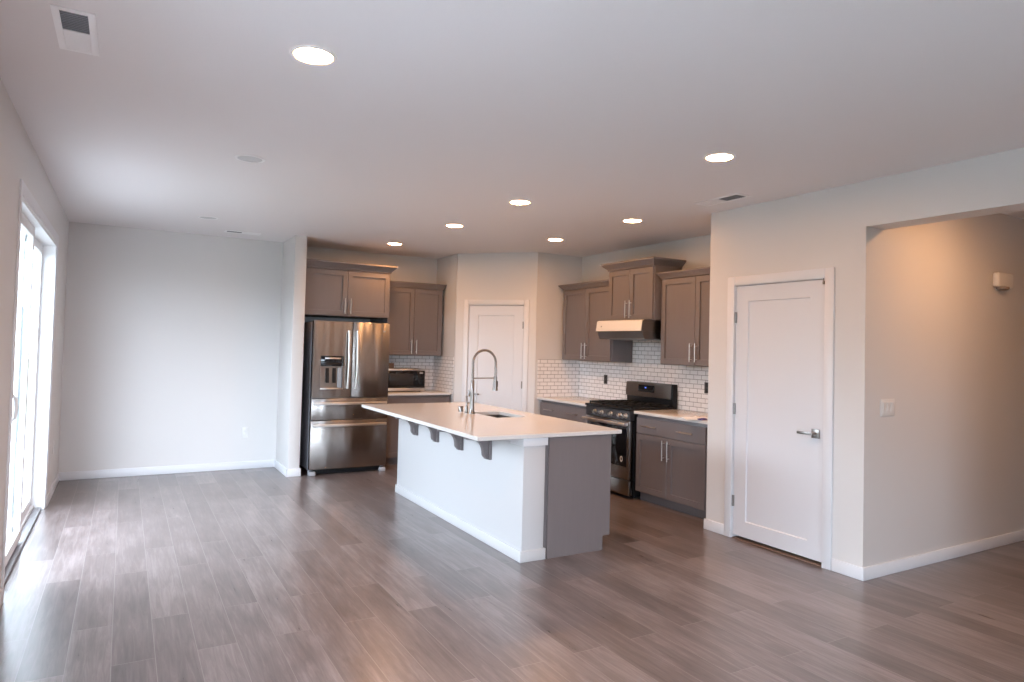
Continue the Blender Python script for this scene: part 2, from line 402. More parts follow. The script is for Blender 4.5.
# ------------------------------------------------------------------ doors
def casing(name, fr, a0, a1, h, wd, label, t=0.016):
    mb = MB(fr)
    mb.box(a0 - wd, a0, 0, t, 0, h + wd, 0.003).box(a1, a1 + wd, 0, t, 0, h + wd, 0.003).box(a0, a1, 0, t, h, h + wd, 0.003)
    # jamb lining and stop inside the opening
    mb.box(a0, a0 + 0.004, -0.10, 0.002, 0, h).box(a1 - 0.004, a1, -0.10, 0.002, 0, h).box(a0, a1, -0.10, 0.002, h - 0.004, h)
    struct(name, mb, TRIM, label, 'door casing')
def slab(name, fr, a0, a1, c0, c1, lever_a, lever_dir, hinge_a, hinge_z, lever_c, label):
    mb = MB(fr); shaker(mb, a0, a1, c0, c1, -0.037, t=0.035, rail=0.125, rec=0.009, ch=0.002, slope=0.006)
    d = struct(name, mb, DOORW, label, 'door')
    h = MB(fr).box(lever_a - 0.033, lever_a + 0.033, -0.002, 0.008, lever_c - 0.033, lever_c + 0.033, 0.002)
    h.tube([(lever_a, 0.006, lever_c), (lever_a, 0.045, lever_c)], 0.011, 12)
    h.box(min(lever_a - 0.01 * lever_dir, lever_a + 0.125 * lever_dir), max(lever_a - 0.01 * lever_dir, lever_a + 0.125 * lever_dir), 0.040, 0.052, lever_c - 0.010, lever_c + 0.010, 0.003)
    ho = h.build('door_handle', NICKEL, d); ho['label'] = 'brushed nickel lever on a square plate'
    for z in hinge_z:
        hg = MB(fr).tube([(hinge_a, 0.004, z - 0.045), (hinge_a, 0.004, z + 0.045)], 0.007, 10)
        hg.box(hinge_a - 0.012, hinge_a + 0.012, -0.004, 0.001, z - 0.045, z + 0.045)
        hg.build('hinge', NICKEL, d)
    return d
casing('trim_pantry', PF, PO0, PO1, PH, 0.066, 'white casing around the pantry door')
slab('door_1', PF, PO0 + 0.007, PO1 - 0.007, 0.012, PH - 0.008, PO0 + 0.062, 1, PO1 - 0.008, (0.30, 1.05, 1.81), 0.91, 'white single panel pantry door behind the island')
struct('pantry_dark_sheet', MB(PF).box(PO0, PO1, -0.098, -0.09, 0, PH), DARK, 'dark sheet standing for the unlit depth behind the pantry door', 'trim')  # dark sheet painted in for the shade behind the door
CF = frame((XD, 0, 0), (0, -1, 0), (-1, 0, 0))   # closet wall: a = -y, b towards the room
casing('trim_closet', CF, -DO1, -DO0, DH, 0.072, 'white casing around the closet door')
cl = slab('door_2', CF, -DO1 + 0.007, -DO0 - 0.007, 0.030, DH - 0.008, -DO0 - 0.068, -1, -DO1 + 0.008, (0.306, 1.063, 1.819), 0.948, 'white single panel closet door with nickel lever')
st = MB(CF); st.box(-DO0 - 0.020, -DO0 - 0.006, -0.002, 0.014, DH - 0.045, DH - 0.020, 0.001); st.tube([(-DO0 - 0.013, 0.010, DH - 0.03), (-DO0 - 0.013, 0.010, DH + 0.03)], 0.003, 8)
st.build('top_latch', NICKEL, cl)
MB(CF).box(-DO0 - 0.004, -DO0, -0.004, 0.002, 0.92, 0.978).build('strike_plate', NICKEL, cl)
struct('closet_dark_sheet', MB(CF).box(-DO1, -DO0, -0.118, -0.11, 0, DH), DARK, 'dark sheet standing for the unlit depth behind the closet door', 'trim')  # painted darkness behind the closet door, seen through its gaps
struct('trim_threshold', MB(CF).box(-DO1, -DO0, -0.11, -0.001, 0, 0.006, 0.002), BRASSTH, 'thin wood threshold under the closet door', 'threshold')

# sliding glass door on the left wall
SF = frame((XL, 0, 0), (0, 1, 0), (1, 0, 0))
mb = MB(SF)
cw = 0.078
mb.box(SY0 - 0.05, SY0, 0, 0.010, 0, SZ + cw, 0.002).box(SY1, SY1 + cw, 0, 0.010, 0, SZ + cw, 0.002).box(SY0, SY1, 0, 0.010, SZ, SZ + cw, 0.002)
struct('trim_slider', mb, TRIM, 'white casing around the sliding glass door', 'door casing')
mb = MB(SF)
mb.box(SY0, SY0 + 0.03, -0.139, 0.002, 0, SZ).box(SY1 - 0.03, SY1, -0.139, 0.002, 0, SZ).box(SY0 + 0.03, SY1 - 0.03, -0.139, 0.002, SZ - 0.03, SZ)
mb.box(SY0 + 0.03, SY1 - 0.03, -0.139, -0.078, 0.002, 0.045, 0.003)
sd = struct('door_3', mb, VINYL, 'white framed sliding glass patio door', 'door')
MB(SF).box(SY0 + 0.03, SY1 - 0.03, -0.078, -0.02, 0.001, 0.022, 0.002).build('sill_track', mat('grey_aluminium_track', (0.30, 0.29, 0.30), 0.4, 0.6), sd)
def sash(a0, a1, b0, b1, st=0.075):
    mb = MB(SF); z0, z1 = 0.045, SZ - 0.03
    mb.box(a0, a0 + st, b0, b1, z0, z1, 0.004).box(a1 - st, a1, b0, b1, z0, z1, 0.004)
    mb.box(a0 + st, a1 - st, b0, b1, z0, z0 + st, 0.004).box(a0 + st, a1 - st, b0, b1, z1 - st, z1, 0.004)
    o = mb.build('sliding_sash', VINYL, sd)
    MB(SF).box(a0 + st - 0.01, a1 - st + 0.01, (b0 + b1) / 2 - 0.003, (b0 + b1) / 2 + 0.003, z0 + st - 0.01, z1 - st + 0.01).build('pane', GLASS, o)
    return o
mid = (SY0 + SY1) / 2
s1 = sash(SY0 + 0.032, mid + 0.04, -0.080, -0.045)
sash(mid - 0.04, SY1 - 0.032, -0.130, -0.095)
hb = MB(SF); zc = 1.09
hb.tube([(SY0 + 0.075, -0.045, zc + 0.09), (SY0 + 0.078, -0.012, zc + 0.085), (SY0 + 0.08, 0.014, zc + 0.055), (SY0 + 0.08, 0.019, zc), (SY0 + 0.08, 0.014, zc - 0.055), (SY0 + 0.078, -0.012, zc - 0.085), (SY0 + 0.075, -0.045, zc - 0.09)], 0.010, 10)
hb.build('pull_handle', VINYL, s1)

# ------------------------------------------------------------------ cabinets
KF = frame((0, YK, 0), (1, 0, 0), (0, -1, 0))      # kitchen back wall: a = x, b = distance from the wall
RF = frame((XR, 0, 0), (0, -1, 0), (-1, 0, 0))     # range wall: a = -y
def crown(fr, a0, a1, b1, z0, z1, out, parent, left=True, right=True):
    l, r = (1 if left else 0), (1 if right else 0)
    def q(o, z): return [(a0 - o * l, 0.002, z), (a0 - o * l, b1 + o, z), (a1 + o * r, b1 + o, z), (a1 + o * r, 0.002, z)]
    h = z1 - z0
    return MB(fr).skin([q(0.004, z0), q(0.006, z0 + h * 0.18), q(out * 0.45, z0 + h * 0.42), q(out * 0.9, z0 + h * 0.74), q(out, z0 + h * 0.80), q(out, z1)]).build('crown_moulding', CAB, parent)
def upper(fr, name, label, a0, a1, z0, z1, depth, ctop, cout, hz, split=None, left=True, right=True, group=None):
    body_d = depth - 0.020
    loc = fr @ Vector(((a0 + a1) / 2, depth / 2, z0))
    t = thing(name, label, 'cabinet', loc, group)
    MB(fr).box(a0, a1, 0.002, body_d, z0, z1, 0.001).build('cabinet_box', CAB, t)
    m = split if split is not None else (a0 + a1) / 2
    for (d0, d1, hx) in ((a0 + 0.012, m - 0.002, m - 0.035), (m + 0.002, a1 - 0.012, m + 0.035)):
        d = shaker(MB(fr), d0, d1, z0 + 0.008, z1 - 0.012, body_d + 0.001).build('door', CAB, t)
        pull(fr, hx, (hz[0] + hz[1]) / 2, hz[1] - hz[0], body_d + 0.021, True, d)
    crown(fr, a0, a1, depth, z1 - 0.004, ctop, cout, t, left, right)
    return t
fc = upper(KF, 'refrigerator_cabinet', 'tall deep brown grey cabinet mounted over the refrigerator', 1.775, 2.838, 1.845, 2.405, YK - 7.95, 2.492, 0.062, (1.875, 2.062), split=2.302, left=False)
MB(KF).box(2.818, 2.838, 0.002, 0.690, 0.002, 1.845).build('side_panel', CAB, fc)
upper(KF, 'wall_cabinet', 'two door wall cabinet above the microwave', 2.842, 3.727, 1.380, 2.282, YK - 8.33, 2.352, 0.032, (1.405, 1.592), split=3.312, left=False)
upper(RF, 'wall_cabinet', 'two door wall cabinet left of the range hood', -7.10, -6.10, 1.382, 2.275, XR - 4.85, 2.336, 0.045, (1.408, 1.600), right=False)
upper(RF, 'hood_cabinet', 'raised short wall cabinet directly above the range hood', -6.085, -5.325, 1.852, 2.425, XR - 4.78, 2.505, 0.065, (1.877, 2.070))
upper(RF, 'wall_cabinet', 'two door wall cabinet right of the range hood', -5.285, -4.30, 1.384, 2.283, XR - 4.85, 2.345, 0.036, (1.423, 1.608), split=-4.793, right=False)

def base_cab(fr, name, label, a0, a1, depth, drawer_handles, split, doors=True):
    loc = fr @ Vector(((a0 + a1) / 2, depth / 2, 0))
    t = thing(name, label, 'cabinet', loc)
    bd = depth - 0.020
    MB(fr).box(a0, a1, 0.002, bd, 0.095, 0.876, 0.001).build('cabinet_box', CAB, t)
    MB(fr).box(a0, a1, 0.03, bd - 0.055, 0.001, 0.095).build('toe_kick', CAB, t)
    dr = shaker(MB(fr), a0 + 0.010, a1 - 0.010, 0.690, 0.846, bd + 0.001, rail=0).build('drawer', CAB, t)
    for a in drawer_handles: pull(fr, a, 0.766, 0.195, bd + 0.021, False, dr)
    for d0, d1, hx in ((a0 + 0.010, split - 0.002, split - 0.035), (split + 0.002, a1 - 0.010, split + 0.035)):
        d = shaker(MB(fr), d0, d1, 0.100, 0.680, bd + 0.001).build('door', CAB, t)
        pull(fr, hx, 0.562, 0.195, bd + 0.021, True, d)
    return t
base_cab(RF, 'base_cabinet', 'two door base cabinet right of the range with one wide drawer', -5.300, -4.345, XR - 4.56, (-5.082, -4.595), -4.845)
MB(RF).box(-4.344, -4.183, 0.03, XR - 4.59, 0.002, 0.876).build('filler_panel', CAB, bpy.data.objects['base_cabinet'])
base_cab(RF, 'base_cabinet', 'corner base cabinet left of the range behind the island', -7.130, -6.095, XR - 4.56, (-6.905, -6.408), -6.62)
MB(RF).box(-7.160, -7.131, 0.03, XR - 4.60, 0.002, 0.876).build('filler_panel', CAB, bpy.data.objects['base_cabinet.001'])
base_cab(KF, 'base_cabinet', 'base cabinet under the microwave counter beside the refrigerator', 2.842, 3.740, 0.615, (3.10, 3.50), 3.30)

def slab_top(name, label, fr, a0, a1, b0, b1):
    o = MB(fr).box(a0, a1, b0, b1, 0.878, 0.908, 0.003).build(name, QUARTZ)
    return tag(o, label, 'countertop')
slab_top('countertop', 'white quartz countertop right of the range', RF, -5.312, -4.182, 0.011, 0.645)
slab_top('countertop', 'white quartz countertop left of the range', RF, -7.153, -6.095, 0.011, 0.645)
slab_top('countertop', 'white quartz countertop under the microwave', KF, 2.842, 3.751, 0.011, 0.628)

# tiled splashbacks
struct('wall_tile_range', MB().box(XR - 0.010, XR - 0.0005, YDF + 0.001, YP - 0.011, 0.909, 1.95), TILEY, 'white brick tile splashback behind the range', 'splashback')
struct('wall_tile_return', MB().box(XPR + 0.03, XR - 0.0005, YP - 0.010, YP - 0.0005, 0.885, 1.382), TILEX, 'white brick tile splashback on the return wall right of the pantry', 'splashback')
struct('wall_tile_kitchen', MB().box(2.842, XPL - 0.011, YK - 0.010, YK - 0.0005, 0.909, 1.378), TILEX, 'white brick tile splashback behind the microwave', 'splashback')
struct('wall_tile_side', MB().box(XPL - 0.010, XPL - 0.0005, 8.010, YK - 0.0005, 0.890, 1.380), TILEY, 'white brick tile splashback on the side wall by the microwave', 'splashback')

# ------------------------------------------------------------------ refrigerator
def fridge():
    t = thing('refrigerator', 'stainless steel four door refrigerator with water dispenser', 'refrigerator', (2.32, 8.15, 0))
    x0, x1, yf = 1.865, 2.777, 7.750
    MB().box(x0 + 0.006, x1 - 0.006, 7.825, 8.62, 0.05, 1.762, 0.006).build('cabinet_body', APPL, t)
    g = MB().box(x0 + 0.06, x1 - 0.06, 7.80, 7.83, 0.012, 0.062)
    for i in range(24): g.box(x0 + 0.07 + i * 0.0325, x0 + 0.085 + i * 0.0325, 7.795, 7.80, 0.018, 0.055)
    g.build('kick_grille', BLACK, t)
    for x in (x0 + 0.005, x1 - 0.075):
        MB().box(x, x + 0.07, 7.745, 7.85, 0.0, 0.046, 0.008).build('foot', GREYPL, t)['label'] = 'light grey plastic foot'
    z0, z1 = 0.888, 1.775
    hx0, hx1, hz0, hz1 = 1.955, 2.222, 0.985, 1.372
    xm = 2.320
    d = MB().box(x0, hx0, yf, 7.82, z0, z1).box(hx1, xm - 0.004, yf, 7.82, z0, z1).box(hx0, hx1, yf, 7.82, z0, hz0).box(hx0, hx1, yf, 7.82, hz1, z1).box(hx0, hx1, 7.81, 7.82, hz0, hz1)
    bmesh.ops.remove_doubles(d.bm, verts=d.bm.verts[:], dist=1e-5)
    ld = d.build('door', STEEL, t)
    ds = MB().box(hx0, hx1, 7.752, 7.81, 1.255, hz1, 0.004).build('dispenser_head', BGLASS, ld)
    MB().box(hx0 + 0.05, hx1 - 0.03, 7.745, 7.752, 1.335, 1.352, 0.001).build('control_strip', STEELB, ds)
    dn = MB().box(hx0, hx1, 7.795, 7.81, hz0, 1.255).box(hx0, hx0 + 0.008, 7.752, 7.795, hz0, 1.255).box(hx1 - 0.008, hx1, 7.752, 7.795, hz0, 1.255)
    dn.build('dispenser_niche', STEELD, ld)
    for a in (2.045, 2.125): MB().prism([(7.765, 1.06), (7.772, 1.06), (7.795, 1.23), (7.785, 1.23)], 'X', a - 0.018, a + 0.018).build('paddle', BLACK, ld)
    MB().box(2.165, hx1 - 0.009, 7.775, 7.795, 1.0, 1.235, 0.005).build('side_panel', GREYPL, ld)
    MB().box(hx0, hx1, 7.742, 7.795, hz0, hz0 + 0.014, 0.003).build('drip_tray', STEELB, ld)
    rd = MB().box(xm + 0.004, x1, yf, 7.82, z0, z1, 0.008).build('door', STEEL, t)
    MB().box(x1 - 0.085, x1 - 0.055, yf - 0.0015, yf + 0.001, 1.672, 1.684).build('badge', GREYPL, rd)
    for xx, dr in ((2.268, ld), (2.368, rd)):
        pts = []
        for i in range(13):
            s = i / 12; z = 0.995 + 0.675 * s
            pts.append((xx, yf - 0.028 - 0.034 * math.sin(math.pi * s), z))
        mb = MB(); mb.tube(pts, 0.015, 12)
        for z in (1.012, 1.653): mb.tube([(xx, yf + 0.001, z), (xx, yf - 0.03, z)], 0.011, 10)
        mb.build('handle', STEELB, dr)
    for za, zb, hz in ((0.634, 0.880, 0.822), (0.068, 0.626, 0.572)):
        dr = MB().box(x0, x1, yf, 7.82, za, zb, 0.006).build('drawer', STEEL, t)
        mb = MB(); n = 14; rings = []
        for i in range(n + 1):
            s = i / n; x = x0 + 0.02 + (x1 - x0 - 0.045) * s
            b = yf - 0.035 - 0.022 * math.sin(math.pi * s)
            rings.append([(x, b + 0.010, hz - 0.017), (x, b - 0.006, hz - 0.015), (x, b - 0.010, hz), (x, b - 0.006, hz + 0.015), (x, b + 0.010, hz + 0.017)])
        mb.skin(rings)
        for x in (x0 + 0.035, x1 - 0.04): mb.box(x - 0.012, x + 0.012, yf - 0.035, yf + 0.001, hz - 0.012, hz + 0.012)
        mb.build('handle', STEELB, dr)
fridge()

# ------------------------------------------------------------------ microwave
def microwave():
    x0, x1, y0, y1, z0, z1 = 2.925, 3.452, 8.235, 8.60, 0.922, 1.210
    t = thing('microwave', 'black glass and stainless microwave on the counter beside the refrigerator', 'microwave', (3.19, 8.42, 0.908))
    MB().box(x0 + 0.004, x1 - 0.004, y0 + 0.02, y1, z0, z1, 0.005).build('case', BLACK, t)
    MB().box(x0, x1, y0, y0 + 0.022, z1 - 0.026, z1, 0.003).build('top_trim', STEELB, t)
    MB().box(x0, x1, y0, y0 + 0.022, z0, z0 + 0.038, 0.003).build('bottom_trim', STEELB, t)
    d = MB().box(x0, 3.335, y0 + 0.001, y0 + 0.022, z0 + 0.039, z1 - 0.027, 0.002).build('door', BGLASS, t)
    MB().box(x0 + 0.04, 3.29, y0 - 0.0005, y0 + 0.004, z0 + 0.075, z1 - 0.065, 0.001).build('window', mat('microwave_window', (0.03, 0.028, 0.03), 0.2), d)
    p = MB().box(3.338, x1, y0 + 0.001, y0 + 0.022, z0 + 0.039, z1 - 0.027, 0.002).build('control_panel', BGLASS, t)
    MB().box(3.375, 3.425, y0 - 0.0005, y0 + 0.003, z1 - 0.065, z1 - 0.045).build('display', GREYPL, p)
    for x in (x0 + 0.05, x1 - 0.05):
        for y in (y0 + 0.05, y1 - 0.05): MB().lathe([(0.014, 0), (0.014, 0.016)], (x, y, 0.908)).build('foot', BLACK, t)
microwave()
tag(MB().box(2.96, 3.095, 8.44, 8.56, 1.2105, 1.275, 0.003).build('box', CARD), 'small brown box lying on top of the microwave', 'box')

# ------------------------------------------------------------------ island
def island():
    t = thing('kitchen_island', 'kitchen island with white panelled side and grey cabinet end', 'kitchen island', (2.87, 5.35, 0))
    y0, y1 = 4.093, 6.605
    MB().box(2.490, 2.674, y0, y1, 0.0, 0.876, 0.003).build('white_half_wall', HALFW, t)['label'] = 'white painted half wall'
    b = MB().box(2.474, 2.688, y0 - 0.014, y1 + 0.006, 0, 0.078, 0.003); b.build('base_moulding', HALFW, t)
    c = MB().box(2.478, 2.688, y0 - 0.014, y0 + 0.175, 0.820, 0.876, 0.003)
    c.box(2.482, 2.49, y0 + 0.175, y1, 0.835, 0.876, 0.002)
    c.build('cap_moulding', TRIM, t)
    cb = MB()
    for yy0, yy1, zt in ((y0 + 0.012, 5.085, 0.876), (5.085, 5.635, 0.66), (5.635, y1, 0.876)): cb.box(2.676, 3.250, yy0, yy1, 0.100, zt)
    cb.box(2.676, 2.795, 5.085, 5.635, 0.66, 0.876).box(3.158, 3.250, 5.085, 5.635, 0.66, 0.876)
    cb.build('cabinet_box', CAB, t)
    MB().box(2.676, 3.195, y0 + 0.012, y1, 0.0, 0.100).build('toe_kick', CAB, t)
    MB().prism([(2.700, 0.0), (3.203, 0.0), (3.203, 0.110), (3.268, 0.110), (3.268, 0.876), (2.700, 0.876)], 'Y', 4.081, 4.104).build('end_panel', CAB, t)
    EF = frame((3.25, 0, 0), (0, 1, 0), (1, 0, 0))
    ys = [4.115, 4.735, 5.04, 5.66, 6.13, 6.60]
    for i in range(5):
        d = shaker(MB(EF), ys[i] + 0.003, ys[i + 1] - 0.003, 0.105, 0.680 if i != 1 else 0.865, 0.001).build('door', CAB, t)
        pull(EF, ys[i] + 0.04, 0.56, 0.195, 0.021, True, d)
        if i != 1:
            dr = shaker(MB(EF), ys[i] + 0.003, ys[i + 1] - 0.003, 0.690, 0.865, 0.001, rail=0).build('drawer', CAB, t)
            pull(EF, (ys[i] + ys[i + 1]) / 2, 0.775, 0.195, 0.021, False, dr)
    # four scrolled brackets under the overhang
    xw = 2.490
    prof = [(xw, 0.8775), (xw, 0.652)] + [(xw - d, z) for d, z in ((0.034, 0.652), (0.038, 0.662), (0.048, 0.668), (0.056, 0.685), (0.058, 0.710), (0.062, 0.732), (0.072, 0.756), (0.088, 0.776), (0.112, 0.792), (0.145, 0.803), (0.185, 0.810), (0.215, 0.813), (0.215, 0.8775))]
    for yc in (4.612, 5.110, 5.608, 6.105):
        mb = MB().prism(prof, 'Y', yc - 0.024, yc + 0.024)
        mb.prism([(xw, 0.8775), (xw, 0.650), (xw - 0.020, 0.650), (xw - 0.020, 0.8775)], 'Y', yc - 0.042, yc + 0.042)
        mb.build('corbel', CAB, t)['label'] = 'grey scrolled bracket'
island()
def island_top():
    x0, x1, y0, y1 = 2.103, 3.354, 4.062, 6.646
    a0, a1, b0, b1 = 2.825, 3.128, 5.110, 5.610
    mb = MB(); bm = mb.bm
    def sq(x0, x1, y0, y1, z): return [bm.verts.new((x, y, z)) for x, y in ((x0, y0), (x1, y0), (x1, y1), (x0, y1))]
    c = 0.003
    O = [sq(x0 + c, x1 - c, y0 + c, y1 - c, 0.878), sq(x0, x1, y0, y1, 0.878 + c), sq(x0, x1, y0, y1, 0.908 - c), sq(x0 + c, x1 - c, y0 + c, y1 - c, 0.908)]
    Ih = [sq(a0, a1, b0, b1, 0.878), sq(a0, a1, b0, b1, 0.908)]
    for A, B in ((O[0], O[1]), (O[1], O[2]), (O[2], O[3]), (O[3], Ih[1]), (Ih[1], Ih[0]), (Ih[0], O[0])):
        for i in range(4): bm.faces.new((A[i], A[(i + 1) % 4], B[(i + 1) % 4], B[i]))
    tag(mb.build('countertop', QUARTZ), 'large white quartz countertop of the kitchen island', 'countertop')
    # sink basin hung under the opening
    t = thing('kitchen_sink', 'stainless undermount sink set into the island countertop', 'sink', ((a0 + a1) / 2, (b0 + b1) / 2, 0.70))
    def q(o, z): return [(a0 + o, b0 + o, z), (a1 - o, b0 + o, z), (a1 - o, b1 - o, z), (a0 + o, b1 - o, z)]
    MB().skin([q(-0.012, 0.8775), q(-0.012, 0.690), q(-0.002, 0.686)], cap0=False).skin([q(-0.012, 0.8775), q(0.002, 0.8775), q(0.003, 0.72), q(0.02, 0.70)], cap0=False).build('basin', SINKM, t)
    MB().lathe([(0.0, 0.003), (0.03, 0.002), (0.042, 0.004), (0.042, 0.0)], ((a0 + a1) / 2, (b0 + b1) / 2, 0.7005), cap0=False).build('drain', PULL, t)
island_top()
# the sink's room inside the cabinet
def faucet():
    x, y, z = 2.773, 5.492, 0.908
    t = thing('kitchen_faucet', 'tall brushed nickel spring neck faucet on the island', 'faucet', (x, y, z))
    MB().lathe([(0.030, 0), (0.030, 0.006), (0.026, 0.012), (0.023, 0.05), (0.0185, 0.12), (0.0165, 0.18), (0.0165, 0.30), (0.013, 0.305)], (x, y, z)).build('body', NICKEL, t)
    xe = 3.010; r = (xe - x) / 2; zt = 1.372
    pts = [(x, y, z + 0.30), (x, y, z + 0.38), (x, y, zt)]
    pts += [(x + r - r * math.cos(a), y, zt + r * math.sin(a)) for a in [math.pi * i / 18 for i in range(1, 19)]]
    pts += [(xe, y, 1.32), (xe, y, 1.25)]
    MB().tube(pts, 0.0095, 12).build('hose', NICKEL, t)
    # coil wound round the hose
    path = [Vector(p) for p in pts]
    seg = [(path[i + 1] - path[i]).length for i in range(len(path) - 1)]; L = sum(seg)
    coil = []; N = 46 * 8
    for k in range(N + 1):
        s = L * k / N; i = 0
        while i < len(seg) - 1 and s > seg[i]: s -= seg[i]; i += 1
        tdir = (path[i + 1] - path[i]).normalized(); p = path[i] + tdir * s
        nx = Vector((0, 1, 0)); ny = tdir.cross(nx)
        a = 2 * math.pi * k / 8
        coil.append(p + nx * 0.0115 * math.cos(a) + ny * 0.0115 * math.sin(a))
    MB().tube(coil, 0.0022, 5).build('spring', NICKEL, t)
    h = MB().lathe([(0.010, 0.0), (0.014, -0.012), (0.0175, -0.05), (0.023, -0.115), (0.025, -0.138), (0.020, -0.140)], (xe, y, 1.255))
    h.build('spray_head', NICKEL, t)
    MB().box(xe + 0.014, xe + 0.026, y - 0.008, y + 0.008, 1.15, 1.205, 0.003).build('spray_button', BLACK, t)
    MB().tube([(x, y, 1.232), (xe, y, 1.232)], 0.0055, 8).lathe([(0.0165, -0.012), (0.0165, 0.012)], (xe, y, 1.232)).build('hose_arm', NICKEL, t)
    MB().tube([(x, y + 0.012, 1.075), (x - 0.002, y + 0.045, 1.075)], 0.015, 12).tube([(x - 0.002, y + 0.038, 1.075), (x - 0.012, y + 0.050, 1.12)], 0.006, 8).build('lever', NICKEL, t)
    s = thing('soap_dispenser', 'slim nickel soap dispenser beside the faucet', 'soap dispenser', (2.752, 5.560, 0.908))
    MB().lathe([(0.021, 0), (0.021, 0.005), (0.016, 0.010), (0.015, 0.055), (0.011, 0.065), (0.0075, 0.07), (0.0075, 0.142), (0.010, 0.146), (0.010, 0.156), (0.004, 0.158)], (2.752, 5.560, 0.908)).build('pump', NICKEL, s)
    MB().tube([(2.752, 5.560, 1.0), (2.785, 5.545, 1.0), (2.800, 5.538, 0.992)], 0.0055, 8).build('spout', NICKEL, s)
    b = MB().lathe([(0.022, 0), (0.022, 0.050), (0.019, 0.055), (0.0, 0.055)], (2.744, 5.668, 0.908), cap1=False).build('air_gap_cap', NICKEL)
    tag(b, 'short nickel cap on the island left of the soap dispenser', 'cap')
faucet()

# ------------------------------------------------------------------ range hood and range
def hood():
    y0, y1 = 5.328, 6.092
    t = thing('range_hood', 'stainless under cabinet range hood above the stove', 'range hood', (4.92, 5.71, 1.645))
    MB().prism([(5.170, 1.848), (4.672, 1.848), (4.648, 1.838), (4.632, 1.730), (5.170, 1.730)], 'Y', y0, y1).build('canopy', STEELD, t)
    MB().prism([(4.668, 1.847), (4.647, 1.838), (4.630, 1.731), (4.622, 1.731), (4.639, 1.840), (4.664, 1.850)], 'Y', y0, y1).build('front_panel', HOODM, t)['label'] = 'front panel with lamplight put into its colour'  # paler than the canopy sides, lamplight painted in
    MB().prism([(5.170, 1.729), (4.640, 1.729), (4.672, 1.655), (4.690, 1.646), (5.170, 1.646)], 'Y', y0 + 0.002, y1 - 0.002).build('lower_lip', STEELD, t)
    MB().box(4.74, 5.12, y0 + 0.06, y1 - 0.06, 1.640, 1.647).build('filter', GREYPL, t)
    MB().box(4.6265, 4.636, y1 - 0.10, y1 - 0.085, 1.775, 1.79).build('badge', GREYPL, t)
hood()
